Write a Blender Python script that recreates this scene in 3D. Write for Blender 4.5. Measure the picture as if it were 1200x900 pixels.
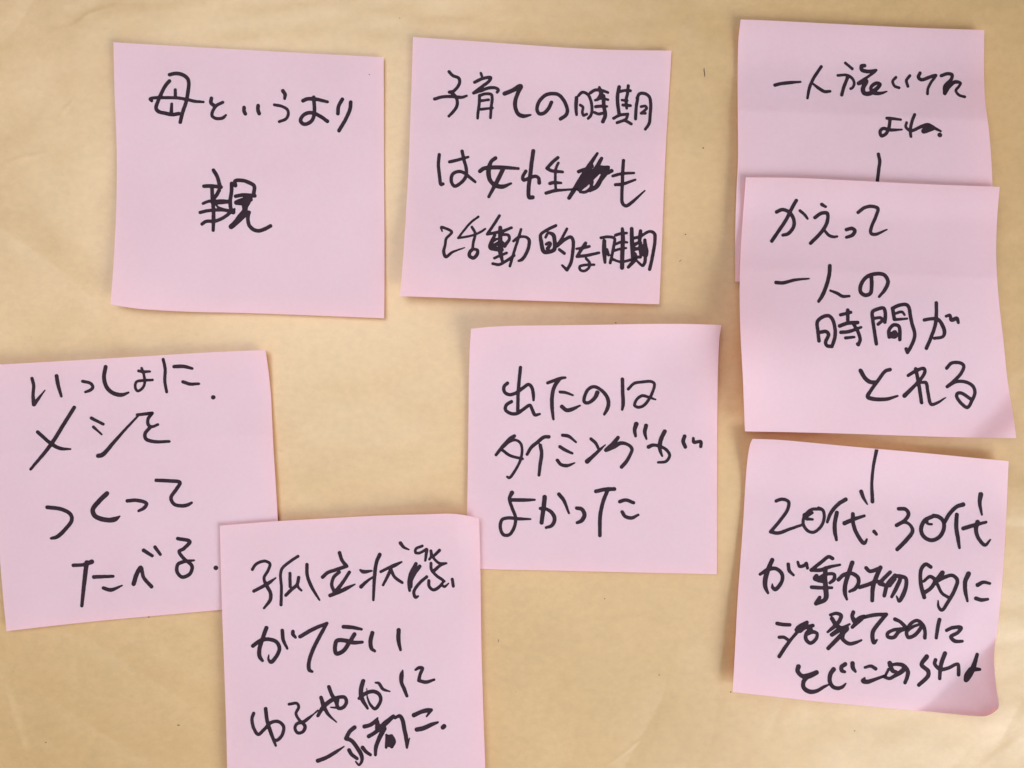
import bpy, math, random
import numpy as np
R = math.radians
scene = bpy.context.scene
C = scene.collection
for o in list(bpy.data.objects):
    bpy.data.objects.remove(o)

# ---------------------------------------------------------------- camera, light, exposure
PXM = 4000.0            # photograph pixels (1200 wide) per metre on the paper
CAM_H = 0.34
cam = bpy.data.cameras.new('camera')
cam.sensor_fit = 'HORIZONTAL'; cam.sensor_width = 36.0
cam.lens = 36.0 * CAM_H / (1200 / PXM)
cam.clip_start = 0.01; cam.clip_end = 50
co = bpy.data.objects.new('camera', cam); co.location = (0, 0, CAM_H); C.objects.link(co)
scene.camera = co

world = bpy.data.worlds.new('World'); scene.world = world; world.use_nodes = True
bg = world.node_tree.nodes['Background']
bg.inputs[0].default_value = (1.0, 0.97, 0.95, 1); bg.inputs[1].default_value = 0.19

def area(name, az, el, dist, size, power, col, target=(0, 0, 0), spread=180):
    l = bpy.data.lights.new(name, 'AREA'); l.spread = R(spread); l.shape = 'RECTANGLE'; l.size = size[0]; l.size_y = size[1]
    l.energy = power; l.color = col
    o = bpy.data.objects.new(name, l)
    d = np.array([math.cos(R(el)) * math.cos(R(az)), math.cos(R(el)) * math.sin(R(az)), math.sin(R(el))])
    t = np.array(target)
    o.location = t + d * dist
    from mathutils import Vector
    o.rotation_euler = Vector(-d).to_track_quat('-Z', 'Y').to_euler()
    C.objects.link(o); return o
area('window_light', -44, 38, 1.40, (0.85, 0.80), 17.0, (0.97, 0.99, 1.0), (0.0, -0.05, 0))
area('fill_light', 120, 74, 0.58, (0.38, 0.38), 0.80, (0.98, 0.99, 0.99), (-0.075, -0.03, 0), 98)  # added fill lamp at the upper left, beam narrowed to leave the upper right dimmer
area('glare_light', -36, 62, 0.60, (0.16, 0.12), 0.085, (0.86, 0.95, 1.0), (0.145, -0.11, 0), 60)  # added small cool lamp, placed only for the pale glare at the lower right

vs = scene.view_settings
vs.view_transform = 'Standard'; vs.look = 'None'; vs.exposure = 0.02; vs.gamma = 1.0
vs.use_curve_mapping = False

# ---------------------------------------------------------------- materials
def nodes(name):
    m = bpy.data.materials.new(name); m.use_nodes = True
    nt = m.node_tree; nt.nodes.clear()
    return m, nt, nt.nodes.new, nt.links.new

def mat_kraft():
    m, nt, N, L = nodes('kraft_paper')
    out = N('ShaderNodeOutputMaterial'); p = N('ShaderNodeBsdfPrincipled'); L(p.outputs[0], out.inputs[0])
    tc = N('ShaderNodeTexCoord')
    mp = N('ShaderNodeMapping'); L(tc.outputs['Object'], mp.inputs[0]); mp.inputs['Scale'].default_value = (1, 1.25, 1)
    n1 = N('ShaderNodeTexNoise'); n1.inputs['Scale'].default_value = 14; n1.inputs['Detail'].default_value = 5
    n2 = N('ShaderNodeTexNoise'); n2.inputs['Scale'].default_value = 420; n2.inputs['Detail'].default_value = 4
    n2.inputs['Roughness'].default_value = 0.65
    L(mp.outputs[0], n1.inputs[0]); L(mp.outputs[0], n2.inputs[0])
    r1 = N('ShaderNodeValToRGB'); L(n1.outputs[0], r1.inputs[0])
    r1.color_ramp.elements[0].position = 0.3; r1.color_ramp.elements[0].color = (0.465, 0.300, 0.128, 1)
    r1.color_ramp.elements[1].position = 0.72; r1.color_ramp.elements[1].color = (0.545, 0.354, 0.162, 1)
    r2 = N('ShaderNodeValToRGB'); L(n2.outputs[0], r2.inputs[0])
    r2.color_ramp.elements[0].position = 0.3; r2.color_ramp.elements[0].color = (0.935, 0.93, 0.915, 1)
    r2.color_ramp.elements[1].position = 0.7; r2.color_ramp.elements[1].color = (1.05, 1.05, 1.05, 1)
    mx = N('ShaderNodeMix'); mx.data_type = 'RGBA'; mx.blend_type = 'MULTIPLY'; mx.inputs[0].default_value = 1
    L(r1.outputs[0], mx.inputs[6]); L(r2.outputs[0], mx.inputs[7])
    # rare darker fibres
    mf = N('ShaderNodeMapping'); L(tc.outputs['Object'], mf.inputs[0]); mf.inputs['Scale'].default_value = (520, 900, 1)
    mf.inputs['Rotation'].default_value = (0, 0, 0.5)
    nf = N('ShaderNodeTexNoise'); nf.inputs['Scale'].default_value = 1; nf.inputs['Detail'].default_value = 2; L(mf.outputs[0], nf.inputs[0])
    rf = N('ShaderNodeValToRGB'); L(nf.outputs[0], rf.inputs[0])
    rf.color_ramp.elements[0].position = 0.24; rf.color_ramp.elements[0].color = (0.92, 0.90, 0.87, 1)
    rf.color_ramp.elements[1].position = 0.32; rf.color_ramp.elements[1].color = (1, 1, 1, 1)
    mx2 = N('ShaderNodeMix'); mx2.data_type = 'RGBA'; mx2.blend_type = 'MULTIPLY'; mx2.inputs[0].default_value = 1
    L(mx.outputs[2], mx2.inputs[6]); L(rf.outputs[0], mx2.inputs[7])
    L(mx2.outputs[2], p.inputs['Base Color'])
    p.inputs['Roughness'].default_value = 0.46
    p.inputs['Specular IOR Level'].default_value = 1.0
    p.inputs['Coat Weight'].default_value = 0.4; p.inputs['Coat Roughness'].default_value = 0.42
    b = N('ShaderNodeBump'); b.inputs['Strength'].default_value = 0.10; b.inputs['Distance'].default_value = 0.00022
    L(n2.outputs[0], b.inputs['Height']); L(b.outputs[0], p.inputs['Normal'])
    return m

def mat_pink():
    m, nt, N, L = nodes('pink_note_paper')
    out = N('ShaderNodeOutputMaterial'); p = N('ShaderNodeBsdfPrincipled')
    tc = N('ShaderNodeTexCoord')
    n1 = N('ShaderNodeTexNoise'); n1.inputs['Scale'].default_value = 45; n1.inputs['Detail'].default_value = 4
    n2 = N('ShaderNodeTexNoise'); n2.inputs['Scale'].default_value = 900; n2.inputs['Detail'].default_value = 4
    L(tc.outputs['Object'], n1.inputs[0]); L(tc.outputs['Object'], n2.inputs[0])
    r1 = N('ShaderNodeValToRGB'); L(n1.outputs[0], r1.inputs[0])
    r1.color_ramp.elements[0].position = 0.3; r1.color_ramp.elements[0].color = (0.812, 0.728, 0.872, 1)
    r1.color_ramp.elements[1].position = 0.7; r1.color_ramp.elements[1].color = (0.845, 0.765, 0.925, 1)
    r2 = N('ShaderNodeValToRGB'); L(n2.outputs[0], r2.inputs[0])
    r2.color_ramp.elements[0].position = 0.3; r2.color_ramp.elements[0].color = (0.975, 0.972, 0.972, 1)
    r2.color_ramp.elements[1].position = 0.7; r2.color_ramp.elements[1].color = (1.015, 1.015, 1.015, 1)
    mx = N('ShaderNodeMix'); mx.data_type = 'RGBA'; mx.blend_type = 'MULTIPLY'; mx.inputs[0].default_value = 1
    L(r1.outputs[0], mx.inputs[6]); L(r2.outputs[0], mx.inputs[7])
    L(mx.outputs[2], p.inputs['Base Color'])
    p.inputs['Roughness'].default_value = 0.58; p.inputs['Specular IOR Level'].default_value = 0.8
    b = N('ShaderNodeBump'); b.inputs['Strength'].default_value = 0.12; b.inputs['Distance'].default_value = 0.0001
    L(n2.outputs[0], b.inputs['Height']); L(b.outputs[0], p.inputs['Normal'])
    t = N('ShaderNodeBsdfTranslucent'); t.inputs[0].default_value = (1.0, 0.44, 0.24, 1)
    ms = N('ShaderNodeMixShader'); ms.inputs[0].default_value = 0.46
    L(p.outputs[0], ms.inputs[1]); L(t.outputs[0], ms.inputs[2]); L(ms.outputs[0], out.inputs[0])
    return m

def mat_simple(name, col, rough, spec=0.5, noise=None):
    m, nt, N, L = nodes(name)
    out = N('ShaderNodeOutputMaterial'); p = N('ShaderNodeBsdfPrincipled'); L(p.outputs[0], out.inputs[0])
    tc = N('ShaderNodeTexCoord'); n = N('ShaderNodeTexNoise'); n.inputs['Scale'].default_value = noise or 300
    L(tc.outputs['Object'], n.inputs[0])
    r = N('ShaderNodeValToRGB'); L(n.outputs[0], r.inputs[0])
    r.color_ramp.elements[0].position = 0.3; r.color_ramp.elements[0].color = tuple(c * 0.82 for c in col) + (1,)
    r.color_ramp.elements[1].position = 0.7; r.color_ramp.elements[1].color = tuple(c * 1.15 for c in col) + (1,)
    L(r.outputs[0], p.inputs['Base Color'])
    p.inputs['Roughness'].default_value = rough; p.inputs['Specular IOR Level'].default_value = spec
    return m

KRAFT = mat_kraft(); PINK = mat_pink()
INK = mat_simple('black_marker_ink', (0.030, 0.015, 0.023), 0.7, 0.12)
FLECK = mat_simple('dark_fibre', (0.10, 0.06, 0.035), 0.8)
WOOD = mat_simple('table_top', (0.30, 0.20, 0.12), 0.5, 0.4, 20)

# ---------------------------------------------------------------- helpers
def mesh_obj(name, verts, faces, mat, parent=None, smooth=True, edges_sharp=False):
    """verts (n,3) array; faces: list of int arrays, each (k,3) or (k,4)"""
    me = bpy.data.meshes.new(name)
    verts = np.asarray(verts, dtype=np.float32)
    faces = [np.asarray(f, dtype=np.int32) for f in faces if len(f)]
    me.vertices.add(len(verts)); me.vertices.foreach_set('co', verts.ravel())
    loops = np.concatenate([f.ravel() for f in faces])
    tot = np.concatenate([np.full(len(f), f.shape[1], dtype=np.int32) for f in faces])
    start = np.concatenate([[0], np.cumsum(tot)[:-1]]).astype(np.int32)
    me.loops.add(len(loops)); me.loops.foreach_set('vertex_index', loops)
    me.polygons.add(len(tot)); me.polygons.foreach_set('loop_start', start); me.polygons.foreach_set('loop_total', tot)
    me.update(calc_edges=True); me.validate()
    me.polygons.foreach_set('use_smooth', np.full(len(me.polygons), smooth))
    me.materials.append(mat)
    o = bpy.data.objects.new(name, me); C.objects.link(o)
    if parent: o.parent = parent
    return o

def px2world(px, py, h):
    k = (CAM_H - h) / CAM_H
    return np.stack([(px - 600) / PXM * k, (450 - py) / PXM * k, h + 0 * px], -1)

def vnoise(x, y, seed):
    """smooth value noise, arrays in, about -1..1 out"""
    xi = np.floor(x).astype(np.int64); yi = np.floor(y).astype(np.int64)
    fx = x - xi; fy = y - yi
    fx = fx * fx * fx * (fx * (fx * 6 - 15) + 10); fy = fy * fy * fy * (fy * (fy * 6 - 15) + 10)
    def hsh(a, b):
        n = (a * 374761393 + b * 668265263 + seed * 974634777) & 0xFFFFFFFF
        n = ((n ^ (n >> 13)) * 1274126177) & 0xFFFFFFFF
        return ((n ^ (n >> 16)) & 0xFFFF) / 32767.5 - 1
    return (hsh(xi, yi) * (1 - fx) + hsh(xi + 1, yi) * fx) * (1 - fy) + (hsh(xi, yi + 1) * (1 - fx) + hsh(xi + 1, yi + 1) * fx) * fy

def catmull(pts, n=10):
    """pts (k,3) x,y,w with corner flags handled by caller"""
    k = len(pts)
    if k < 3:
        t = np.linspace(0, 1, n + 1)[:, None]
        return pts[0] * (1 - t) + pts[-1] * t
    P = np.vstack([2 * pts[0] - pts[1], pts, 2 * pts[-1] - pts[-2]])
    out = []
    for i in range(1, k):
        p0, p1, p2, p3 = P[i - 1], P[i], P[i + 1], P[i + 2]
        d0 = max(np.hypot(*(p1 - p0)[:2]), 1e-6) ** .5; d1 = max(np.hypot(*(p2 - p1)[:2]), 1e-6) ** .5; d2 = max(np.hypot(*(p3 - p2)[:2]), 1e-6) ** .5
        m1 = (p2 - p1) - (p2 - p0) * d1 / (d0 + d1) + (p1 - p0) * d1 / d0
        m2 = (p2 - p1) - (p3 - p1) * d1 / (d1 + d2) + (p3 - p2) * d1 / d2
        t = np.linspace(0, 1, n, endpoint=False)[:, None]
        out.append((2 * t**3 - 3 * t**2 + 1) * p1 + (t**3 - 2 * t**2 + t) * m1 + (-2 * t**3 + 3 * t**2) * p2 + (t**3 - t**2) * m2)
    out.append(pts[-1:]); return np.vstack(out)

# ---------------------------------------------------------------- table and wrapping paper
def kraft_height(X, Y):
    px = X * PXM + 600; py = 450 - Y * PXM
    h = 0.34 * vnoise(px / 210, py / 150, 3) + 0.16 * vnoise(px / 95 + py / 300, py / 60, 5) + 0.06 * vnoise(px / 40, py / 26, 8)
    # slack paper: broad soft dents and ridged folds, stronger towards the margins
    mg = 0.35 + 0.65 * np.clip(np.maximum(np.abs(px - 600) / 600, np.abs(py - 450) / 450) ** 2.5, 0, 1.3)
    a1 = px * 0.82 + py * 0.57; b1 = py * 0.82 - px * 0.57; a2 = px * 0.5 - py * 0.87; b2 = px * 0.87 + py * 0.5
    h = h + mg * (0.32 * (np.abs(vnoise(a1 / 190, b1 / 85, 31)) - .3) + 0.24 * (np.abs(vnoise(a2 / 120 + 5, b2 / 62, 33)) - .3) + 0.09 * vnoise(b1 / 34, a1 / 60, 37))
    # soft folds running with the paper's grain towards the right margin
    wr = 1 / (1 + np.exp(-(px - 1010) / 70)) ; h = h + 0.13 * wr * vnoise(px / 170 + 3, py / 26 + px / 420, 11)
    wl = 1 / (1 + np.exp((px - 150) / 50)); h = h + 0.14 * wl * vnoise((px + py) / 70, (py - px) / 150, 14)
    wt = 1 / (1 + np.exp((py - 45) / 15)); h = h + 0.07 * wt * vnoise(px / 75, py / 16 + px / 160, 17)
    def crease(pts, amp, w, step=0.0):
        amp *= 0.6; step *= 0.5
        nonlocal h
        pts = np.array(pts, float)
        m = (px > pts[:, 0].min() - 60) & (px < pts[:, 0].max() + 60) & (py > pts[:, 1].min() - 60) & (py < pts[:, 1].max() + 60)
        if not m.any(): return
        x = px[m]; y = py[m]; best = np.full(x.shape, 1e9); sgn = np.zeros(x.shape); tt = np.zeros(x.shape)
        L = len(pts) - 1
        for i in range(L):
            a, b = pts[i], pts[i + 1]; ab = b - a
            t = np.clip(((x - a[0]) * ab[0] + (y - a[1]) * ab[1]) / (ab @ ab), 0, 1)
            d = np.hypot(x - a[0] - t * ab[0], y - a[1] - t * ab[1])
            s = np.sign(ab[0] * (y - a[1]) - ab[1] * (x - a[0]))
            u = d < best; best[u] = d[u]; sgn[u] = s[u]; tt[u] = (i + t[u]) / L
        fade = np.clip(np.minimum(tt, 1 - tt) * 5, 0.15, 1)
        hh = amp * fade * np.exp(-(best / w) ** 2) + step * fade * sgn * (1 - np.exp(-(best / 5))) * np.exp(-(best / 26) ** 2)
        h[m] += hh
    crease([(0, 242), (18, 245), (37, 251), (50, 247), (66, 250), (84, 249)], 0.075, 2.2, 0.05)
    crease([(0, 194), (22, 184), (40, 181), (62, 177)], 0.06, 2.4, 0.05)
    crease([(64, 142), (75, 128), (86, 117)], 0.05, 2.2, 0.05)
    crease([(60, 150), (76, 152)], 0.03, 2.2)
    crease([(76, 30), (88, 27), (98, 17), (104, 14), (122, 9), (150, 0)], 0.08, 2.6, 0.12)
    crease([(104, 14), (90, 6), (60, 4)], 0.03, 3, 0.08)
    crease([(66, 132), (76, 124), (86, 115)], 0.03, 2)
    crease([(0, 795), (8, 818), (18, 850), (25, 872), (30, 884)], 0.10, 4.0, 0.18)
    crease([(28, 884), (42, 874), (60, 866)], 0.05, 2.5, 0.06)
    crease([(18, 774), (30, 773), (44, 778)], 0.04, 2)
    crease([(708, 900), (722, 891), (732, 884), (748, 871), (756, 866)], 0.11, 1.8, 0.06)
    crease([(596, 900), (604, 893), (610, 886), (612, 878)], 0.07, 1.8, 0.04)
    crease([(636, 677), (639, 668)], 0.07, 1.6)
    crease([(670, 790), (675, 797)], 0.05, 1.6)
    crease([(1150, 168), (1166, 165), (1186, 158), (1200, 154)], 0.06, 2.2, 0.06)
    crease([(1196, 432), (1186, 446), (1180, 470), (1186, 492)], 0.02, 3.5, 0.10)
    crease([(800, 0), (828, 14), (826, 38), (810, 52)], 0.02, 3.5, 0.10)
    crease([(1150, 900), (1172, 880), (1200, 862)], 0.05, 6, 0.16)
    crease([(1120, 20), (1148, 12), (1165, 0)], 0.04, 4, 0.1)
    return (np.minimum(h, 0.95) - 1.0) * 1e-3

def axis(a, b, fine):
    mid = np.arange(a, b, fine)
    g = []; s = fine; x = a
    while x > a - 0.16:
        s *= 1.25; x -= s; g.append(x)
    lo = np.array(g[::-1]); hi = (a + b) - lo[::-1]
    return np.concatenate([lo, mid, hi])
gx = axis(-0.153, 0.153, 0.00045); gy = axis(-0.1155, 0.1155, 0.00045)
GX, GY = np.meshgrid(gx, gy)
GZ = kraft_height(GX, GY)
nx, ny = len(gx), len(gy)
idx = np.arange(nx * ny).reshape(ny, nx)
quads = np.stack([idx[:-1, :-1], idx[:-1, 1:], idx[1:, 1:], idx[1:, :-1]], -1).reshape(-1, 4)
kraft = mesh_obj('kraft_paper', np.stack([GX, GY, GZ], -1).reshape(-1, 3), [quads], KRAFT)
kraft['label'] = 'brown kraft paper sheet with faint creases under all the pink notes'
kraft['category'] = 'wrapping paper'
tv = np.array([[x, y, z] for z in (-0.03, -0.0022) for y in (-0.9, 0.9) for x in (-1.1, 1.1)])
table = mesh_obj('table_top', tv, [[[0, 2, 3, 1], [4, 5, 7, 6], [0, 1, 5, 4], [1, 3, 7, 5], [3, 2, 6, 7], [2, 0, 4, 6]]], WOOD, smooth=False)
table['kind'] = 'structure'

# dark specks and fibres pressed into the sheet: x, y, length, width, angle (degrees)
FL = [(826, 84, 11, 1.3, 88), (824.5, 173, 2, 1.6, 0), (208, 851, 3.2, 1.3, 5), (52.5, 871, 2.2, 1.0, 30), (584, 752, 4, .8, 80),
      (709, 702.5, 1.6, 1.2, 0), (773, 792, 1.8, 1.2, 0), (1169, 328, 2.2, 1.6, 0), (804, 274, 1.8, 1.5, 0), (857, 812, 1.8, 1.5, 0),
      (722, 378, 2, 1.5, 0), (1003, 858, 1.8, 1.2, 0), (173, 724, 2.0, 1.2, 20), (798, 305, 4, .7, 40), (468, 20, 1.6, 1.0, 0)]
for (fx, fy, fl, fw, fa) in FL:
    t = np.linspace(0, 2 * np.pi, 11)[:-1]
    ex = np.cos(t) * fl / 2; ey = np.sin(t) * fw / 2
    x = fx + ex * math.cos(R(fa)) - ey * math.sin(R(fa)); y = fy - ex * math.sin(R(fa)) - ey * math.cos(R(fa))
    if fl > 8: x = x + 0.6 * np.sin((y - fy) * .5)
    X = (x - 600) / PXM; Y = (450 - y) / PXM
    Z = kraft_height(X, Y) + 0.00004
    v = np.vstack([[(X.mean(), Y.mean(), Z.mean() + 0.00003)], np.stack([X, Y, Z], -1)])
    f = [[0, 1 + i, 1 + (i + 1) % 10] for i in range(10)]
    mesh_obj('fibre_fleck', v, [f], FLECK, kraft)

# ---------------------------------------------------------------- the notes
def ss(a, b, x):
    t = np.clip((x - a) / (b - a), 0, 1); return t * t * (3 - 2 * t)
def rise(v, a, b, s1, s2):
    """height of a sheet whose slope grows to s1 at the adhesive line b, then stays at s2 (per unit of note length)"""
    t = np.clip(v - a, 0, b - a)
    return s1 * t * t / (2 * (b - a)) + s2 * np.clip(v - b, 0, 1)
# heights in millimetres above the table paper, u to the right, v downwards
def tip(u, v, s0, amt, p=1.35):
    return amt * np.clip((u + v - s0) / (2 - s0), 0, 1) ** p
HT = {
 'A': lambda u, v: 0.35 + 0.5 * (1 - u) ** 2 + 3.0 * ss(.45, 1, v) * (1 - u) ** 2.0 + 0.9 * ss(.75, 1, v) * ss(.3, 1, u) + 0.5 * ss(.7, 1, u) * ss(.25, 0, v)
                   + 0.9 * np.clip(0.345 - u, 0, 1),
 'B': lambda u, v: 0.30 + 0.7 * ss(.22, 0, v) + rise(v, .10, .36, 6.5, 2.3) + 2.4 * ss(.5, 1, v) * (1 - u) ** 2 + .5 * np.exp(-((u - .5) / .3) ** 2),
 'C': lambda u, v: 0.35 + 1.3 * ss(.2, 0, v) + rise(v, .06, .345, 11.5, .4) + 0.8 * (1 - u) ** 3 * ss(.2, .6, v) + 2.2 * ss(.45, 1, u) * ss(.02, .36, v),
 'D': lambda u, v: 3.7 + 1.6 * ss(.45, 1, u) * ss(.6, 0, v) + 1.1 * ss(.16, 0, v) + rise(v, .10, .36, 9.5, .2) + 1.0 * (1 - u) ** 2 * ss(.3, .8, v) - 2.2 * ss(.15, .75, u) * ss(.45, 1, v)
                   + 2.6 * ss(1.80, 1.97, u + v) + 7.0 * (1 - u) ** 2.4 * np.exp(-((v - .66) / .27) ** 2) - .5 * ss(1.60, 1.76, u + v) * ss(2.0, 1.8, u + v) - 0.9 * ss(.8, 1, u) * ss(.1, .5, v),
 'E': lambda u, v: 0.30 + 1.9 * ss(.26, 0, v) ** 1.3 + rise(v, .08, .335, 8.5, -.4) - 0.6 * ss(.5, 1, v) + .3 * (1 - ss(0, .25, u)) * ss(.6, 1, v),
 'F': lambda u, v: 0.30 + 6.2 * np.clip(1 - v / .36, 0, 1) ** 1.9 * (1 - .35 * ss(.45, 1, u)) + rise(v, .12, .345, 4.0, .1) * ss(1.25, .4, v) + 2.4 * ss(.68, 1, u) * np.exp(-((v - .24) / .13) ** 2) + 0.3 * ss(.7, 1, v) * u,
 'G': lambda u, v: 1.85 + .3 * ss(.25, 0, v) + 2.0 * ss(.30, 0, v) * ss(.35, .85, u) - .9 * ss(.9, 1, u) * ss(.3, 0, v) + rise(v, .2, .34, 2.2, 1.0) - .7 * ss(.7, 1, u) * ss(.3, 1, v),
 'H': lambda u, v: 0.35 + 6.2 * np.clip(1 - v / .24, 0, 1) ** 2 * (1 - .38 * ss(.1, .9, u)) + rise(v, .10, .36, 3.6, 1.0) + 2.8 * (1 - u) ** 2.5 * ss(.35, 1, v)
                   + tip(u, v, 1.70, 6.6, 1.08) - 1.6 * ss(1.42, 1.70, u + v) * ss(2.1, 1.70, u + v) * ss(.5, .9, u) - 1.0 * ss(.4, 1, u) * ss(.4, .9, v) * ss(1.6, 1.3, u + v),
}
# outlines in the photograph: top (left to right), right (top to bottom), bottom (left to right), left (top to bottom)
EDGE = {
 'A': ([(132.8, 49.5), (206, 53.8), (280, 58), (365, 62.6), (449.6, 67)], [(449.6, 67), (450, 200), (450.6, 300), (450.2, 373)],
       [(129.5, 356.5), (142, 359), (162, 361.7), (190, 363.8), (230, 365.6), (280, 366.6), (340, 368.6), (450.2, 373)],
       [(132.8, 49.5), (134.3, 110), (136.8, 178), (136.3, 240), (134.8, 275), (133, 310), (129.5, 356.5)]),
 'B': ([(484, 43.4), (530, 46.5), (580, 50), (630, 53.6), (680, 56.8), (730, 58.6), (787, 59.3)], [(787, 59.3), (784, 110), (780.6, 165), (778, 220), (776, 275), (772.6, 356.6)],
       [(468.6, 347), (560, 350.2), (640, 352.8), (772.6, 356.6)], [(484, 43.4), (481.5, 120), (478.6, 200), (474.4, 270), (472, 308), (468.6, 347)]),
 'C': ([(868, 22.8), (900, 24), (1000, 29), (1080, 32.8), (1153.4, 35.2)], [(1153.4, 35.2), (1153.2, 90), (1154.4, 118), (1158.8, 152), (1161.6, 185), (1163, 217), (1165, 340)],
       [(861.6, 330), (1000, 334), (1165, 340)], [(868, 22.8), (865.4, 45), (864.4, 90), (864.6, 140), (864.8, 185), (863, 225), (861.5, 275), (861.6, 330)]),
 'D': ([(874, 207.8), (935, 208.6), (1000, 211.6), (1080, 215.6), (1171.6, 219)], [(1171.6, 219), (1168.6, 255), (1167.4, 300), (1170.4, 350), (1176, 400), (1181, 448), (1187, 484), (1191, 513.5)],
       [(873, 505.5), (960, 507.2), (1080, 511.2), (1130, 512.6), (1191, 513.5)], [(874, 207.8), (871.2, 245), (868.4, 285), (866.8, 330), (867.6, 385), (870.4, 440), (873, 505.5)]),
 'E': ([(-16, 428), (20, 426), (95, 421.8), (170, 417.4), (250, 412.6), (290, 410.9), (311, 410.2)], [(311, 410.2), (314.6, 435), (317.6, 466), (319.8, 515), (322.6, 560), (325.6, 610), (332, 709)],
       [(7.6, 739.6), (60, 733.6), (120, 727.2), (200, 720), (260, 714.6), (332, 709)], [(-16, 428), (-10, 500), (-5, 590), (0, 655), (3.6, 700), (7.6, 739.6)]),
 'F': ([(552, 385.2), (575, 383), (600, 381.8), (640, 381.3), (700, 380.6), (760, 379.6), (800, 379.6), (845.4, 380.8)], [(845.4, 380.8), (843.2, 396), (841.6, 425), (840.6, 480), (840.2, 560), (840, 673)],
       [(547, 665.6), (580, 667.2), (640, 668.4), (700, 669.8), (840, 673)], [(552, 385.2), (550.4, 410), (549.4, 450), (549, 490), (548.4, 540), (547.4, 600), (547, 665.6)]),
 'G': ([(257.6, 616), (300, 612.6), (330, 610.4), (380, 607.6), (440, 604.4), (500, 602.6), (530, 602), (546, 604), (561.4, 607.4)], [(561.4, 607.4), (562.4, 640), (563.2, 690), (564.2, 760), (566.2, 830), (569.4, 918)],
       [(266.6, 921), (400, 920), (569.4, 918)], [(257.6, 616), (258.6, 660), (260, 710), (262.6, 780), (265, 850), (266.6, 921)]),
 'H': ([(882, 514.2), (915, 515.6), (990, 522.6), (1080, 530.6), (1140, 536.4), (1182, 540.4)], [(1182, 540.4), (1179.4, 600), (1176, 660), (1172.4, 705), (1168.4, 742), (1165.2, 762), (1165.4, 782), (1167.6, 806), (1170, 829.6), (1164.5, 834.6)],
       [(858.6, 811), (900, 815.6), (950, 821.2), (1000, 826), (1040, 829.8), (1094, 834.4), (1138, 838.6), (1156, 839), (1164.5, 834.6)], [(882, 514.2), (879.2, 520), (876.4, 535), (874, 560), (871, 610), (867.4, 660), (864.4, 702), (861.4, 760), (858.6, 811)]),
}
class Note:
    def __init__(s, key):
        s.key = key; s.e = []
        for i, pts in enumerate(EDGE[key]):
            p = np.array([(x, y, 0) for x, y in pts], float)
            c = catmull(p, 12)[:, :2]
            L = np.concatenate([[0], np.cumsum(np.hypot(*np.diff(c, axis=0).T))]); L /= L[-1]
            s.e.append((L, c))
        s.c00 = s.e[0][1][0]; s.c10 = s.e[0][1][-1]; s.c01 = s.e[2][1][0]; s.c11 = s.e[2][1][-1]
    def ev(s, i, t):
        L, c = s.e[i]; return np.stack([np.interp(t, L, c[:, 0]), np.interp(t, L, c[:, 1])], -1)
    def xy(s, u, v):
        U = u[..., None]; V = v[..., None]
        return ((1 - V) * s.ev(0, u) + V * s.ev(2, u) + (1 - U) * s.ev(3, v) + U * s.ev(1, v)
                - ((1 - U) * (1 - V) * s.c00 + U * (1 - V) * s.c10 + (1 - U) * V * s.c01 + U * V * s.c11))
    def uv(s, x, y):
        u = (x - s.c00[0]) / 300; v = (y - s.c00[1]) / 300
        for _ in range(8):
            uc, vc = np.clip(u, 0, 1), np.clip(v, 0, 1)
            p = s.xy(uc, vc)
            ex = p[..., 0] - x; ey = p[..., 1] - y
            e = 1e-3; pu = (s.xy(np.clip(uc + e, 0, 1), vc) - s.xy(np.clip(uc - e, 0, 1), vc)) / (2 * e); pv = (s.xy(uc, np.clip(vc + e, 0, 1)) - s.xy(uc, np.clip(vc - e, 0, 1))) / (2 * e)
            det = pu[..., 0] * pv[..., 1] - pu[..., 1] * pv[..., 0]
            u = uc - (ex * pv[..., 1] - ey * pv[..., 0]) / det; v = vc - (pu[..., 0] * ey - pu[..., 1] * ex) / det
        return u, v
    def h(s, u, v):
        k = ord(s.key)
        return (HT[s.key](u, v) + 0.10 * vnoise(u * 3.2 + k, v * 3.2, k) + 0.03 * vnoise(u * 8, v * 8 + k, k + 1)) * 1e-3

def build_note(key, label):
    nt = Note(key)
    root = bpy.data.objects.new('sticky_note', None); C.objects.link(root)
    ctr = px2world(*(np.mean([nt.c00, nt.c10, nt.c01, nt.c11], axis=0)), 0.0)
    root.location = (float(ctr[0]), float(ctr[1]), 0); root.empty_display_size = 0.01
    root['label'] = label; root['category'] = 'sticky note'; root['group'] = 'pink sticky notes on the brown paper'
    nt.root = root; nt.loc = np.array([ctr[0], ctr[1], 0.0])
    n = 100
    t = np.linspace(0, 1, n); U, V = np.meshgrid(t, t)
    P = nt.xy(U, V); Hh = nt.h(U, V); nt.grid = Hh
    top = px2world(P[..., 0], P[..., 1], Hh) - nt.loc
    bot = top - np.array([0, 0, 0.00011])
    idx = np.arange(n * n).reshape(n, n)
    q = np.stack([idx[:-1, :-1], idx[1:, :-1], idx[1:, 1:], idx[:-1, 1:]], -1).reshape(-1, 4)
    ring = np.concatenate([idx[0, :-1], idx[:-1, -1], idx[-1, :0:-1], idx[:0:-1, 0]])
    tv = top.reshape(-1, 3); bv = bot.reshape(-1, 3); m = len(ring); N2 = 2 * n * n
    a = np.arange(m); b = (a + 1) % m
    sides = np.stack([N2 + a, N2 + b, N2 + m + b, N2 + m + a], -1)
    verts = np.vstack([tv, bv, tv[ring], bv[ring]])
    mesh_obj('paper_sheet', verts, [q, q[:, ::-1] + n * n, sides], PINK, root)
    return nt

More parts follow.
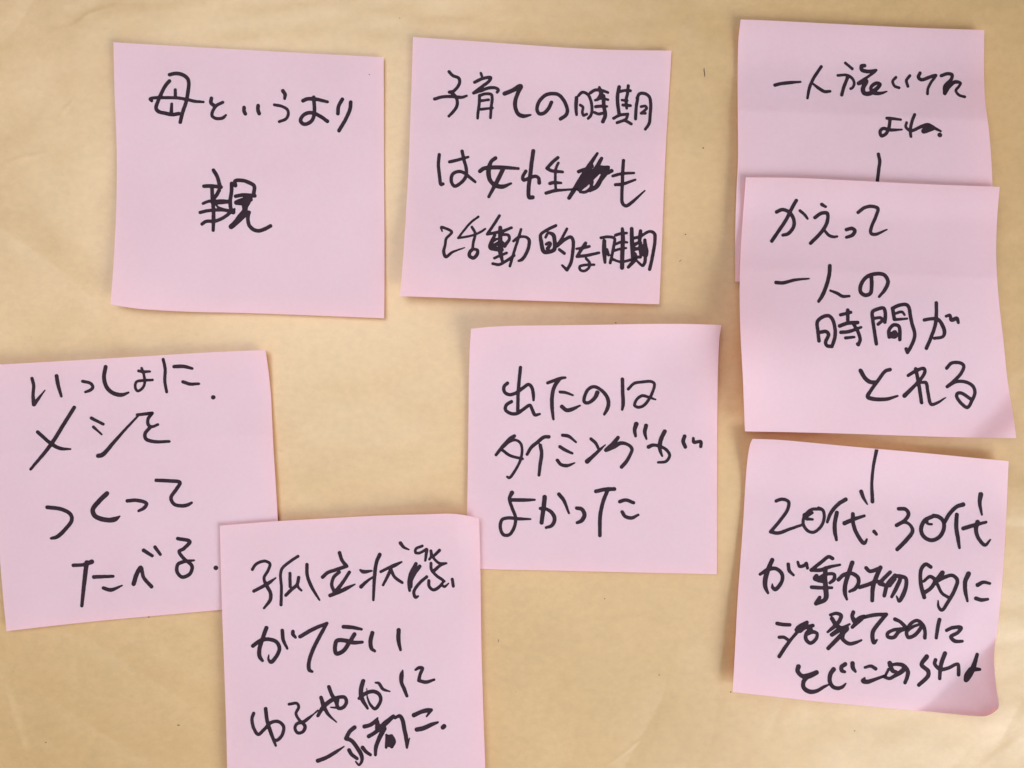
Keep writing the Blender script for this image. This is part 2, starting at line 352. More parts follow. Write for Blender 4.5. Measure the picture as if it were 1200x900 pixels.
def ink(nt, strokes, name='written_character', label=None, seed=0):
    """strokes: list of (k,3) px polylines with half widths -> one clean inked shape lying on the sheet"""
    allp = np.vstack(strokes); mr = allp[:, 2].max() + 1.5
    x0, x1 = allp[:, 0].min() - mr, allp[:, 0].max() + mr; y0, y1 = allp[:, 1].min() - mr, allp[:, 1].max() + mr
    st = 0.55
    xs = np.arange(x0, x1 + st, st); ys = np.arange(y0, y1 + st, st)
    X, Y = np.meshgrid(xs, ys); D = np.full(X.shape, 50.0)
    for s in strokes:
        d = np.full(X.shape, 50.0)
        for i in range(len(s) - 1):
            a, b = s[i], s[i + 1]; ab = b[:2] - a[:2]; l2 = max(ab @ ab, 1e-9)
            r = max(a[2], b[2])
            ix0 = max(int((min(a[0], b[0]) - r - 2 - x0) / st), 0); ix1 = int((max(a[0], b[0]) + r + 2 - x0) / st) + 2
            iy0 = max(int((min(a[1], b[1]) - r - 2 - y0) / st), 0); iy1 = int((max(a[1], b[1]) + r + 2 - y0) / st) + 2
            sx = X[iy0:iy1, ix0:ix1]; sy = Y[iy0:iy1, ix0:ix1]
            t = np.clip(((sx - a[0]) * ab[0] + (sy - a[1]) * ab[1]) / l2, 0, 1)
            dd = np.hypot(sx - a[0] - t * ab[0], sy - a[1] - t * ab[1]) - (a[2] + t * (b[2] - a[2]))
            np.minimum(d[iy0:iy1, ix0:ix1], dd, out=d[iy0:iy1, ix0:ix1])
        k = 0.7; hh = np.clip(0.5 + 0.5 * (D - d) / k, 0, 1)
        D = D * (1 - hh) + d * hh - k * hh * (1 - hh)
    D += 0.10 * vnoise(X / 2.6, Y / 2.6, seed + 50)
    u, v = nt.uv(X, Y)
    D = np.maximum(D, (0.0025 - np.minimum(np.minimum(u, 1 - u), np.minimum(v, 1 - v))) * 300)
    u = np.clip(u, 0, 1); v = np.clip(v, 0, 1)
    g = nt.grid; m_ = g.shape[0] - 1      # height of the sheet's own facets, so the ink never sinks into it
    fu = u * m_; fv = v * m_; iu = np.minimum(fu.astype(int), m_ - 1); iv = np.minimum(fv.astype(int), m_ - 1); fu = fu - iu; fv = fv - iv
    a_, b_, c_, d_ = g[iv, iu], g[iv, iu + 1], g[iv + 1, iu], g[iv + 1, iu + 1]
    H = (a_ * (1 - fu) + b_ * fu) * (1 - fv) + (c_ * (1 - fu) + d_ * fu) * fv + 0.00004
    W = px2world(X, Y, H) - nt.loc
    ny, nx = D.shape; idx = np.arange(nx * ny).reshape(ny, nx); W = W.reshape(-1, 3); Df = D.ravel()
    c = np.stack([idx[:-1, :-1], idx[1:, :-1], idx[1:, 1:], idx[:-1, 1:]], -1).reshape(-1, 4)
    ins = Df[c] < 0; full = c[ins.all(1)]
    part = c[ins.any(1) & ~ins.all(1)]
    tri = np.vstack([part[:, [0, 1, 2]], part[:, [0, 2, 3]]])
    ti = Df[tri] < 0; cnt = ti.sum(1)
    F3 = [tri[cnt == 3]]
    def cut(a, b):
        t = (Df[a] / (Df[a] - Df[b]))[:, None]; return W[a] * (1 - t) + W[b] * t
    extra = []; base = len(W); F4 = [full]
    def rot(T, first):
        return np.stack([T[np.arange(len(T)), (first + j) % 3] for j in range(3)], -1)
    T1 = tri[cnt == 1]
    if len(T1):
        T1 = rot(T1, (Df[T1] < 0).argmax(1)); p = cut(T1[:, 0], T1[:, 1]); q = cut(T1[:, 0], T1[:, 2]); n = len(T1)
        F3.append(np.stack([T1[:, 0], base + np.arange(n), base + n + np.arange(n)], -1)); extra += [p, q]; base += 2 * n
    T2 = tri[cnt == 2]
    if len(T2):
        T2 = rot(T2, (Df[T2] >= 0).argmax(1)); p = cut(T2[:, 1], T2[:, 0]); q = cut(T2[:, 2], T2[:, 0]); n = len(T2)
        F4.append(np.stack([base + np.arange(n), T2[:, 1], T2[:, 2], base + n + np.arange(n)], -1)); extra += [p, q]; base += 2 * n
    V = np.vstack([W] + extra); F3 = np.vstack(F3); F4 = np.vstack(F4)
    used = np.unique(np.concatenate([F3.ravel(), F4.ravel()])); mp = np.zeros(len(V), int); mp[used] = np.arange(len(used))
    o = mesh_obj(name, V[used], [mp[F4], mp[F3]], INK, nt.root, smooth=False)
    if label: o['label'] = label
    return o

NOTES = {}
for key, lab in [
    ('C', 'pink sticky note at the upper right, half covered by another note'),
    ('A', 'pink sticky note at the upper left with one line and a single large character below'),
    ('B', 'pink sticky note at the top middle with one character scribbled out'),
    ('D', 'pink sticky note overlapping the upper right one, four lines of writing stepping rightwards'),
    ('E', 'pink sticky note running off the left edge with writing and two full stops'),
    ('F', 'pink sticky note in the middle, three lines of writing, top edge curled up'),
    ('G', 'pink sticky note cut by the bottom edge, overlapping corners of two other notes'),
    ('H', 'pink sticky note at the lower right with one curled corner and crowded writing')]:
    NOTES[key] = build_note(key, lab)

CH = {'A': '母 と い う よ り 親'.split(), 'B': '子 育 て の 時 期 は 女 性 @scribble も 活 動 的 な 時 期'.split(),
      'C': '一 人 旅 い け た よ ね @dot @line'.split(), 'D': 'か え っ て 一 人 の 時 間 が と れ る'.split(),
      'E': 'い っ し ょ に @dot メ シ を つ く っ て た べ る @dot'.split(), 'F': '出 た の は タ イ ミ ン グ が よ か っ た'.split(),
      'G': '孤 立 状 態 が て な い ゆ る や か に 一 糸 者 に @dot'.split(),
      'H': '@line 20 代 @dot 3 0 代 が 動 物 的 に 活 発 て な の に と じ こ め ら れ よ'.split()}
STROKES = """
@ A 0 8 170 75 33
>
230,100 295,88 360,105 400,140 410,180 404,250 393,320 378,380 350,460 330,545
228,160 190,205 155,270 125,340 103,415 125,445 190,462 255,474 315,465
283,243,28 284,305,28
62,345,28 48,328 100,316 200,316 320,320 400,335 470,350 548,356,20
250,375,26 247,450,32
>
622,322 618,365 645,388
728,360,28 672,388 635,440 628,485 655,507 700,512 735,502 758,480,20
>
928,408 928,440 940,467
1060,390 1058,430 1070,465
@ A 0 8 290 75 33
>
332,252 352,285 348,325,24
252,383,26 325,398 375,430 382,475 360,515 298,540,26
>
520,345 560,328 640,330 750,355,26
620,312 626,380 627,460 608,525 560,560 520,560 498,530 515,490 555,462 610,458 690,495 750,538
>
890,330 855,395 848,465
968,358 962,420 925,510 858,625
@ A 1 10 225 190 42
>
252,95 295,170 325,270
140,282 220,280 340,292
318,330 285,390 250,430
235,300 238,400 248,500 252,600 252,700 248,800,34
130,485,32 200,458 290,455 350,452 430,458
240,475,40 320,475 420,465
95,590,36 180,570 300,560 400,565 490,590
275,490,16 310,530,26 400,560 480,585
465,250 462,350 448,450 455,540 480,590! 498,550,24
118,725,38 165,695 275,690 370,650 450,590
510,275 505,222 590,215 670,240 728,280 722,380
512,400 600,385 735,395
515,470 600,438 680,430
520,480 600,485 650,480
690,400 665,460,50 620,540,52
630,440 610,480,60 620,560 560,640 500,720 460,755
480,750 550,690 620,625 668,590!
665,590 655,660 670,740 720,790 780,805 850,785 920,748
620,400 690,440
@ B 0 8 500 75 28
>
210,72 245,108 300,132 310,170 290,215 250,258! 212,264
225,265 260,290 285,340 283,395 250,445 208,490,24
75,328 150,308 240,305 330,312 375,298,20
>
508,85,22 517,112
450,172 520,138 600,128 590,155 520,212 440,272! 520,245 600,222 655,228 672,245 660,265,24
500,255,24 520,250
495,295,26 492,380 480,465 478,510,22
500,295,26 550,280 605,285 614,320 605,410 598,505,24
510,345,24 580,335
510,425,26 620,412,18
>
730,278,38 800,250 880,210,44 860,262,36 832,340 832,410 860,470 905,488 975,478,16
@ B 0 8 630 75 32
>
130,360 100,420 60,460 15,465 -5,430 10,360 70,295 135,277 200,290 250,350 280,440 265,480 215,515
>
365,315 360,400 365,475,24
385,295,26 420,265 470,285 500,345 510,430 500,480 475,510,26
400,385,24 425,405 420,450 430,482 460,470
495,270,28 540,245 600,248 660,268,22
580,220,24 595,285,40 560,335,24
540,340,22 600,322 660,335
545,400,28 600,395 650,398,20
535,455,26 570,468 615,460
618,300,34 622,400 635,480 612,540
>
765,215 750,290 752,380 765,470
850,205,28 842,280 830,340 835,415,24
765,260,26 820,248 870,250
790,338,22 840,345
800,385,26 870,390
712,510,26 770,480 845,470! 830,515 745,550! 815,530 850,545 878,562
938,325,28 925,400 918,515
932,320,28 955,280 1000,276 1045,305 1060,370 1055,480 1045,560 1010,612,24
970,400,24 1010,395 1022,415 970,462! 1010,462
@ B 1 8 500 165 30
>
118,130 110,220 120,320 135,410 152,405
215,198,28 290,180 390,152,22
332,98 350,180 372,270 365,340 320,395 262,425 232,385 242,315 300,288 350,300 400,340 455,385,24
>
645,162,34 605,195 580,285,42 595,370,38 640,415 710,430 790,400,20
500,285,36 540,258 700,250 860,260,24
715,270,38 660,380 582,525,26
>
930,285 900,340 908,368 960,350 1020,333 1050,350 1055,395,34
1000,95,36 985,200 970,330 955,450 962,530 995,530
@ B 1 8 630 165 30
>+
190,158 140,200 88,258! 130,280 235,292,24
195,208,24 172,260 166,350 170,455
115,400 150,392 220,395,22
80,490 160,468 260,460,20 370,452,20
>
560,118,24 480,240,40 400,370,46 295,535,34
600,165,30 545,265,44 465,380,60 390,450,50
385,290,32 430,272 480,275,50 500,310,56 420,400,60
510,235,34 430,330,50
600,255,46 520,335,50 440,400,60
655,255,42 600,350 550,430 490,465,34
400,480,24 450,480,26 500,435 505,380,40
590,245,20 665,245,22
600,290,50 650,285,40 600,355
695,282,34 660,300
480,350,50 510,390,30
>
805,185 798,290 795,400 790,520 798,590 830,610 870,588 1005,468,12
705,330,26 790,308,26 902,302,22
730,412,28 800,405 915,365,20
@ B 2 8 500 245 24
>
145,208,12 138,172,24 180,182,24 235,215 182,280 175,330 160,400,28 180,448 240,405,22 355,362,8
485,72,20 420,120 350,200 295,272! 380,258 450,240 510,212 550,185,16
425,170 455,230 438,310 430,375! 475,385,28 475,420,32 440,458 402,440 404,405 430,378
>
682,62,26 640,130 568,235! 640,222 720,205,28 795,175,24
690,175,36 690,300,40 690,400,40 710,490,26
640,245,26 612,300,34 600,360,44 650,370,40
690,240,24 765,245,26 775,280 735,340,34
625,295,30 660,280,20
640,335,30 700,315,40 730,350,28
640,375,36 700,380,44
635,460 690,435 750,412
620,512,26 680,520 740,490 820,435
>+
885,190 855,290 820,400 780,535
815,300 860,265 930,262 960,290,30 955,360,30 920,440,30 890,475,30 862,486,20
@ B 2 8 625 245 30
>
210,155,28 140,190 70,240 75,310,36 100,400,36 150,400 195,380 200,300 185,240 140,225,24 115,265,24
120,330,26 150,315,26 165,325,20 135,370,36
315,185,24 270,270 225,345,30! 290,290 350,262 372,290 370,400 350,510 315,570! 270,528,20
245,380,28 290,415
>
405,372,20 460,365,26 525,350,26
490,320,30 450,380 410,445,28! 500,435 615,410,24
495,465,24 525,500,24 520,550 480,580,24 440,570 435,540 480,525 570,522,22
>
635,270,26 700,260 760,275 755,340 740,420 720,505
665,300,36 665,400,40 672,500,26
690,380,26 705,430
770,245,26 820,230 875,225,22
835,185,28 840,270,38 835,400 832,550
770,330,24 820,310 880,312,20
760,390,22 820,372 870,365,18
740,470,26 820,495,20 880,485,24 960,460
>
922,185,34 925,300,38 930,400,38 930,450,30
1005,205,30 1000,260,34 995,310,30
930,275,26 1000,258 1090,210 1135,230,30 1140,300,30 1125,400 1110,480 1090,565
1045,290,28 1050,350,40 1055,400,50 1050,430,50
1010,350,50 1020,400,60 1010,430,30
945,335,36 980,318,28 1005,315
950,375,36 980,372,30
950,425,40 955,465,40 890,545,28
960,450,26 1005,450,26
1050,455,30 1045,500 1025,530,26 975,490,20
@ C 0 8 900 65 30
>
65,278,30 120,265 200,255 305,248,18
>
500,105,28 430,210 390,300 370,400,22
425,268,20 480,310,28 530,338 582,336,24
>
725,70,24 790,125,26
655,187,24 740,185 790,215 808,260 795,300 775,312,24
745,210 710,300 692,370
905,95,34 878,100 880,135 930,150 1015,138,22
1005,150,24 930,205 850,262,34 920,240,40 890,310 900,350 935,360 985,340 1050,270,32 1015,260 965,300,30 985,350 1050,355 1115,338,10
@ C 0 8 1000 65 28
>
400,205,24 370,240 385,285 430,303
530,190,26 498,235 512,290
>
625,165,30 610,205 640,228 710,205 775,185,24 730,250 700,310 695,360
>
825,190,30 880,172 925,180 920,220 860,290,34 858,355! 900,290 955,248 1005,260,24 990,290 962,330 990,370 1045,388,24
@ C 1 8 1000 130 26
>
315,68,28 350,70 445,82,20
345,80,30 330,170 300,220 262,232 252,190 280,165 340,178 455,175,16
>
500,110,24 492,150 540,185,28 640,145 700,128 760,160 820,190,18
575,35,28 550,100 535,180,28 540,240,24
700,150,50 660,190,44 740,160,50
>
810,225,40 812,227,40
@ C 2 8 1000 130 32
>
235,405,30 248,470 240,540 225,665 215,760
@ D 0 8 895 225 32
>
120,187 175,165 240,190 282,260 278,330 230,390 180,405,28
305,80 265,150 210,260 130,380 75,460
340,175,26 385,215 410,250,22
>
545,117 580,138,24
480,240 540,200 595,200 595,280 545,370 440,480
570,360,24 610,405,26 650,420 688,417,20
>
775,353 830,342 855,365 830,405 775,425,26
>
885,192,30 940,150 1010,134 1070,155 1055,220 1010,330 1005,385 1040,398 1155,352,12
@ D 1 8 900 300 34
>
75,248,32 140,252,32 250,225,26 385,212,14
>
580,92 575,170 550,270 510,370 475,425,28
585,325,20 650,350,28 700,378 762,376,22
>
970,190 972,280 960,350 915,368 870,340 868,280 920,200 1010,168 1090,178 1125,240 1100,310 1042,382,22
@ D 2 10 945 345 40
>
148,545 135,430 128,325 180,270 260,250 305,290 335,400 335,500 300,610! 240,600 225,560 260,470 230,435 160,445
400,240,36 520,210,36
485,185,42 485,300,40
390,370,42 480,338 600,330
405,445,40 500,435 640,385,30
460,510,36 560,500,28
555,350,38 605,440 630,530 610,590! 600,580
>
820,580 800,450 780,310 775,205 840,170 905,162 925,220 920,325
800,280,34 870,275 890,300 840,350,36
1010,165 1030,290
1010,165 1080,130 1170,120 1200,150 1220,260 1240,350 1270,460 1260,530 1220,620 1185,680! 1170,640,40
1040,225,30 1120,205 1150,240,24
1040,295,34 1180,285,24
970,500,40 968,420 1020,360 1080,370 1095,430 1095,530
990,460,30 1040,440,40 1040,490,50 1000,490
@ D 2 8 1005 345 30
>
738,80,32 738,200 730,280 690,400 645,505
625,240,30 700,228 755,235 790,280,34 815,350 800,395,28 720,412
830,205,26 865,195 880,240,34 930,225 945,265,26
@ D 3 8 1000 410 32
>
68,195,38 110,265 160,302 210,300,26
345,185,32 300,200 230,290 165,380 135,440,36 200,462,36 320,460,32 415,432,18
>
515,240,30 590,195 660,175 672,200 650,250 590,320 480,430,40
585,178,32 610,300 640,495
640,305,26 680,308,30 700,400 730,510 780,500,26 865,448,10
>
875,172,30 920,125 1000,122 1035,150 1010,220 940,295 880,345,30! 960,300 1050,300 1120,340 1140,400 1115,470 1070,540 1020,510 970,440 975,410 1010,405 1100,460
@ E 0 8 20 410 34
>
140,268,30 155,330 150,430 158,510,40! 190,470,30 262,378,8
370,245 385,330 415,435,24
>
615,295,28 690,315 710,350 690,375 640,395,22
>
830,160,36 815,260,36 840,350,36 900,405 980,422 1045,400,16
@ E 0 8 130 410 28
>
260,197,26 300,205 365,203,20
288,172,24 310,240 315,320 290,365 250,385 228,350 240,300 290,288 390,282,22
>
490,90 508,180 505,290 522,395,26
592,157,32 680,155 762,175,24
675,300,30 740,320 825,318,22
>
958,445,38 961,445,38
@ E 1 6 20 470 26
>
402,45 330,160 235,310 95,480,18
145,218,24 240,300,24 300,332 375,338,12
>
522,120,22 605,162,20
537,182,20 595,235,12
570,385,30 600,378,30 680,290,24 760,200,18 850,105,14
845,97,20 950,85,22
>
950,85,22 920,130 925,170 950,180,18 990,165,18
935,185,24 900,230 905,265 960,285 1070,284,18
@ E 2 6 40 550 26
>
92,267 190,280 255,315 265,355 225,415 160,475 120,485,18
>
512,170,32 460,220 412,285 430,330 520,357 570,350 602,330,10
>
655,222,24 720,218 790,240 775,270 735,292,18
>
858,77,24 960,82 1025,92 1000,140 962,200 985,245 1040,257 1080,250 1108,235,16
@ E 3 6 70 610 26
>
95,315,24 170,310 225,290,32
190,295,30 180,370 155,600,22
240,397,26 375,392,20
308,475,24 360,488,26 438,457,10
>
520,445,30 540,380 570,330,26 590,400,24 645,465,26
590,210,26 650,248,22
670,187,24 707,238,20
>
830,127,24 915,148 870,200! 840,218 875,270 930,320 915,375 860,397 825,360 830,310 870,290 945,280,12
>
1097,333,30 1099,333,30
@ F 0 8 575 435 34
>
280,-35,30 268,80 258,200 255,370
158,112,30 125,145 130,195 175,220 235,205 300,160 355,125 385,150 400,220 402,270,22
195,285,30 145,320 140,365 195,398 250,395 310,355 368,320 390,360 415,410 460,402,20
>
535,110,28 600,85 665,65 700,60,20
640,80,34 600,140 578,220 575,330 588,450,22
650,195,26 700,200 770,225,18
668,332,36 710,365 760,358 838,322,14
>
1000,200,40 980,245,36 920,295,30 880,290 880,240 915,170,30 970,145 1040,180 1090,240,34 1105,300,34 1095,350,34 1065,405,22
@ F 0 8 640 435 32
>
715,75 718,200 722,310 713,360,22
770,168,26 825,115 890,102 990,98 1015,120 1000,190 960,270 910,325 860,338 830,320 850,265 900,230 950,240 1025,265,16
@ F 1 8 570 490 32
>
262,168 225,190 150,270 90,345,26
165,265,24 210,225 270,205 320,235 335,300 320,390 270,490 215,560 195,550,20
150,300,26 220,350 340,382,22
>
585,175,32 540,178 480,225 420,275 382,340,26
505,255,32 518,330 505,430 493,535,26
>
715,160,30 770,170 840,225,18
690,268,30 740,300 805,330,22
665,395,30 700,435 760,445 828,420,12
>
980,195,28 1025,235 1050,285,22
945,405,44 985,370,34 1050,310,28 1115,250,10
@ F 1 8 690 480 32
>
275,262,32 220,330,40 160,380,34 230,350,40 300,315,34 370,330,28 405,370,30 385,430,30 350,490,34 308,538,34
445,135,42 430,190,34 438,248,26
537,150,36 525,210,34 540,275,18
>
712,205,38 680,270 665,340 670,390,30 688,435,18
560,350,36 600,333,30 670,345,28 730,380,28 758,430,26 725,485,26 650,495,22
898,250,34 885,300,34 905,350,34
980,270,26 985,305,30 1050,300,28 1050,345,30
@ F 2 6 575 555 24
>
150,135,30 132,175,22 150,240 175,310 165,380 130,430 90,430 68,380 80,325 120,312 200,318 280,320,12
150,185,24 240,186 310,184,14
>
380,165,30 372,240 358,345,28
348,245,20 380,245 430,275,26 450,320 430,365,24 390,380,18
480,145,26 515,190,24 550,278,14
>
605,243,24 640,250,26 660,290,28 640,330,28 608,345,20
>
740,125,26 800,112 870,108,26
825,110,26 790,200 770,300 768,435,24
908,197,24 950,186 1005,205,22
925,270,24 945,300 990,312 1038,290,16
@ G 0 8 285 625 30
>
85,340,26 120,290 200,260 250,285 235,345 195,420 215,480,32 255,560 255,620 195,702,20
100,542,30 180,500 240,465,32 305,418,12
515,215,26 460,250 365,330 350,390 358,500 355,670,28
438,375,28 440,500 
400,580,30 450,530 505,480 520,415
508,480,24 520,510 545,535,20
598,292 600,390 640,500 715,625,16
>
903,182,32 925,250 970,308! 860,345 790,370 745,410,34
900,365,30 850,410 830,480 850,540
995,365,30 940,450 870,545,40
815,582,34 900,550,34 970,515 1048,478,12
@ G 0 8 410 625 28
>
280,200,36 250,270,32 232,400 220,625,22
98,345,20 125,360,34 205,352,16
105,500,36 160,450,26 215,410,18
290,360,26 360,325 420,300,34 485,268,16
385,335,30 350,410,28 312,485,22
385,340 420,410 490,462,26
475,92,34 505,130,26 552,152,14
>
680,118,24 620,145 615,180 650,185 700,160 720,150,26 715,200 707,255,22
760,165,26 765,210 745,245,20
840,160,30 790,210,24
765,200,24 800,250 840,280 905,280,18! 850,300,26 790,350,30
760,280,26 765,340 810,395 860,430 885,450,22
620,285,32 570,380 555,460 560,535,26
655,310,34 610,370 575,440 570,500
720,408,28 650,470 600,550 615,600 640,590,18
740,445,28 745,500 785,530 840,500 880,450,20
860,480,20 885,500,24 925,470,12
960,430,26 970,495,28
@ G 1 6 285 715 24
>
163,125,28 140,190 115,270 115,325 135,355,20
68,252,26 120,215 180,205 235,225 255,270 230,330 195,365 178,345,16 180,315,8
275,143,24 282,210 310,270,16
350,150,24 350,170,26 368,192,18
>
400,186,26 500,130 590,92,20! 540,180,26 490,280 462,370 465,420 485,432,18
>
705,117,26 770,122 832,135,18
782,170,28 745,230 700,290 655,305 645,270 660,215 720,215 770,228 838,225,20
>
908,160,28 895,220,28 903,270,26 925,288,18
1093,140,28 1092,210 1106,280,18
@ G 2 8 280 785 32
>
138,408,30 122,460 140,550 180,605 235,560 300,495 370,485 418,530 405,610 355,660 320,650,20
250,365,34 265,480 300,590 345,710,22
>
470,322,26 545,315 560,350 535,410 570,475 620,530,32 600,580,28 550,590 525,545 545,505 600,490,30 650,455,28 700,415,14 740,380,14
>
740,430,30 790,350,38 860,290,38 930,258,32 990,258 1008,300 980,350 935,360 920,330 925,280
770,260,34 795,340,38 840,420,28 915,490,10
843,160,34 870,230,34 910,300,34 915,350,20 860,352,12
@ G 2 8 390 770 32
>
285,225,38 265,300,40 270,380,40 325,480,24
245,388,26 310,340,34 380,322 430,345 450,390,30 430,450 395,485 355,450,24 325,380,14 318,295,4
400,240,16 430,245,26 470,300,28 535,322,12
>
655,125,12 645,170,40 645,240,34 670,300,34 695,365,26
775,120,20 810,100,30 840,105 820,160 805,220! 870,235,32 950,212,22
@ G 3 10 360 820 46
>
125,715,48 220,680,42 340,610,38 432,548,12
>
555,325,48 500,370,46 455,455,46! 520,480 590,570,46 635,650 640,720,34 605,765,24 570,725,18
490,590,44 520,640,42 585,690,36
650,560,44 690,610,40 740,645,36
>
670,315,46 740,295,44 800,250,40 825,215,20
720,430,44 800,380,44 900,290,60 1010,195,44
820,250,40 830,330,70
900,340,60 845,450,50 805,560,44 800,645,34
930,415,30 940,470,50 925,560,30
985,430,50 1010,490,60 990,550,40
960,450,80 960,520,70
1030,215,30 1080,190,40 1110,220,46 1140,350,46 1165,480,44 1170,565,20 1200,450,10
@ G 3 10 440 820 44
>
450,182,50 530,145,46 600,125,50 655,120,36! 600,195,20
485,350,50 560,335,52 660,290,44 730,265,24
>
790,325,50 805,310,50
@ H 0 6.923 890 520 30
>
955,30,28 925,180,24 912,320,24 917,470,30
>
135,465,26 180,450 235,470 230,530 170,620 90,715! 150,725,28 240,695,24 340,660,20
430,560,20 380,590,26
500,530,24 420,535 365,590 355,650 390,705 440,718 500,670 525,600 515,540 480,522,26
370,580,40 400,570,24 430,562,14
385,610,26 432,614,18
700,452,32 640,490,30 580,560,28 550,635,22
628,560,32 612,640,32 612,710 625,780,22
690,645,34 760,615,30 850,585,22
758,570,30 760,640,30 785,720,30 850,808,28 872,775,14
825,388,32 845,440,26 875,490,12
>
930,712,28 950,735,22
@ H 0 8 1030 570 36
>
185,210,34 250,215,34 278,260 240,320 165,365,34! 240,335,28 295,365 315,420,34 260,500,38 172,590,36
>
520,275,34 430,320,38 395,400,36 420,470 490,505 560,480 605,410 605,330 560,285 510,275
440,320,44 460,350,22 495,355,20
>
790,170,40 730,190,36 660,260,36 620,330,34
730,265,36 725,380,38 740,480,36 755,575,26
790,395,36 870,370,36 1005,335,24
925,335,44 910,400,38 930,480,34 995,550,30 1045,500,14
955,75,44 945,150,36 965,265,18
@ H 1 8 880 645 36
>
200,90,40 165,170,40 135,270,44 135,340,40 160,400,22
85,225,26 160,180,36 230,170,34 290,220,34 290,290,34 230,365,36 205,350,30 200,315,10
350,130,32 360,190,32 400,232,22
440,110,24 455,150,28 500,140,30 520,120,26 530,165,28
>
765,75,34 730,60,32 660,110 565,185! 650,185,34 740,155,30 835,135,20
700,170,40 695,250,40 700,340,46 705,440,44 690,465,40 610,500,34
645,440,30 610,495,36
615,240,40 600,265,40 640,285,24
640,260,34 700,225,30 780,225,30 780,270,34 740,305,26
570,345,34 640,350,34 760,350,24
630,280 690,290,40
>
950,115,40 915,220,40 885,320,40 882,400,38 900,460,20
820,275,34 870,230,36 940,215,34 1000,250,36 1010,300,34 975,360,34 925,385,24
@ H 1 8 1010 645 36
>
40,165,34 75,195,34 175,165,34
175,160,36 135,250,40 105,340,40 97,470,34
-20,345,36 60,320,36 140,290,34 180,310,40
265,205,34 200,270,36 165,310,36 200,320,40 
310,235,36 240,320,38 210,425,34
320,240,36 360,250,34 330,340,38 280,435,28
350,240,34 410,260,34 415,330,36 380,430,40 350,475,30 325,430,14
310,270,30 260,330,34
>
645,155,34 600,130,34 560,170,34 548,260,34 560,350,36 585,440,36
580,290,24 640,245,30 685,280,34 650,350,34 580,400,36
755,210,44 700,285,44
700,290,36 780,250,34 850,235,32 895,280,34 870,370,34 810,480,32 750,560,30 720,530,26 715,470,10
710,320,30 750,400,28 810,440,28
>
1000,220,46 970,290,40 970,380,36 990,475,22
1085,325,38 1140,298,30 1200,310,24
1070,450,36 1120,465,34 1180,458,24
@ H 2 8 900 705 36
>
85,205,34 140,215,34 205,218,30
105,335,30 150,335,30 190,360,26
105,515,34 160,430,34 220,350,28 280,280,30
365,195,34 290,240,40 265,265,34
300,270,50 340,245,40 420,225,34
400,260,40 360,300,34 355,350,34 395,390,32 450,350,32 460,300,28 420,285,34 370,310,20
>
585,125,26 640,110,30 685,130,34 670,180,36 620,235,36 560,285,22
600,160,38 640,220,40 690,250,40 765,212,18
600,310,40 680,260,44 740,250,40
740,260,36 680,320,40 565,438,36
700,290,50 700,350,36 760,395,34 820,385,30 875,362,18
800,100,36 790,140,34 820,185,50 870,155,50 900,140,36
870,160,50 830,200,40 790,240,30
>
905,145,34 1000,125,34 1110,120,32! 1050,190,36 985,280,38 980,340,38 995,385,34 1022,360,16
@ H 2 8 1000 705 34
>
390,165,34 440,190,32 490,250,36 440,260,36 380,265,30 320,300,32 325,330,32 380,335,34 430,280,34 500,250,36
>
612,216,24 560,236,26 500,285,32 515,335,32 575,315,34 630,250,34 645,215,28
502,265,32 540,205,30 600,178,30 650,215,32 672,280 670,340,32
>
808,170,36 790,250,34 778,340,30
875,270,30 930,245,32 1010,245,34 980,290,32 915,330,34 950,370,34 1022,372,26
@ H 3 9.23 920 760 46
>
145,195,50 135,240,46 180,295,44 240,300,60 340,260,50
240,300,50 200,360,44 200,420,44 260,465,48 340,460,40 420,415,30 480,388,16
>
525,225,50 490,280,46 485,360,44 520,415,40 570,430,40 620,415,34 658,378,14
650,170,46 610,200,44 615,240,40 645,252,30
730,160,46 735,210,44 762,250,26
>
865,205,28 930,190,34 980,220,38
860,320,20 845,350,48 890,360,46 970,335,36 1080,295,26
@ H 3 9.23 1040 755 42
>
25,205,50 40,250,44 60,290,44 95,295,26
-25,345,28 12,270,28
-40,348,36 20,370,34 90,335,40 160,290,50 190,250,46
20,230,30 100,215,36 170,230,44 220,290,44 215,350,40 190,415,38
>
425,135,50 370,220,44 440,290,44 440,340,44 340,440,40
>
520,170,40 510,210,36 570,270,40 650,260,36 760,215,34 770,270,38 770,330,38
622,100,46 585,200,44 570,290,40 565,370,36
>
970,110,36 945,200,46 910,290,60 860,370,60
900,280,60 870,340,80 850,385,50
940,270,50 1000,272,30

"""
chars = {k: [] for k in NOTES}
for ln in STROKES.split('\n'):
    ln = ln.strip()
    if not ln: continue
    if ln[0] == '@':
        _, cur, row, sc, ox, oy, dw = ln.split(); sc, ox, oy, dw = map(float, (sc, ox, oy, dw)); cont = True
        continue
    if ln[0] == '>':
        if ln == '>': chars[cur].append([])
        continue
    seg = [[]]; w = dw
    for tok in ln.split():
        corner = tok.endswith('!'); f = [float(q) for q in tok.rstrip('!').split(',')]
        if len(f) > 2: w = f[2]
        p = (ox + f[0] / sc, oy + f[1] / sc, max(w, 6) / sc / 2 + 0.20)
        seg[-1].append(p)
        if corner: seg.append([p])
    if '@ H 3' and cur == 'H' and not chars[cur]: chars[cur].append([])
    poly = np.vstack([catmull(np.array(s), 7) for s in seg if len(s) > 1])
    chars[cur][-1].append(poly)
for key, nt in NOTES.items():
    for i, st in enumerate(chars[key]):
        t = CH[key][i] if i < len(CH[key]) else ''
        if t == '@scribble': ink(nt, st, 'crossed_out_character', 'character scribbled out with thick black strokes', i)
        elif t == '@dot': ink(nt, st, 'ink_dot', None, i)
        elif t == '@line': ink(nt, st, 'ink_line', None, i)
        else: ink(nt, st, 'written_character', 'handwritten ' + t + ' in black marker', i * 7 + ord(key))
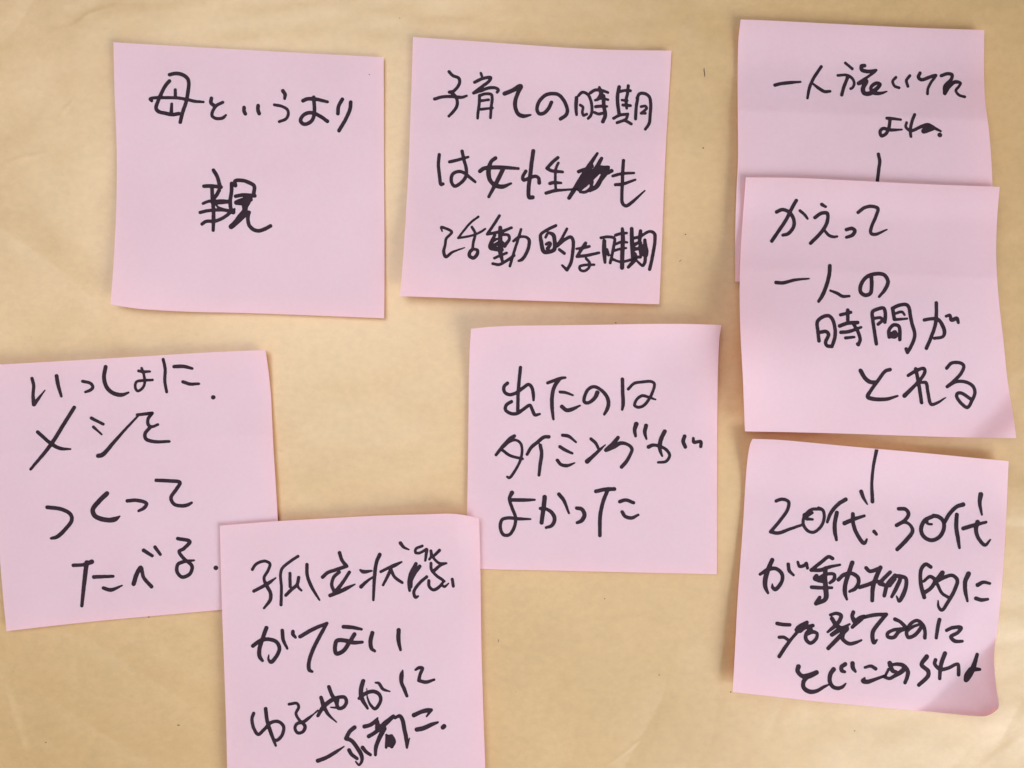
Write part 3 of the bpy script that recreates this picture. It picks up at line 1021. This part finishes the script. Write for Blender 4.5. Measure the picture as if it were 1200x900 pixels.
# a tiny stray ink speck on the first note
ink(NOTES['A'], [np.array([(432.6, 87.2, .55), (432.9, 87.4, .5)])], 'ink_dot')
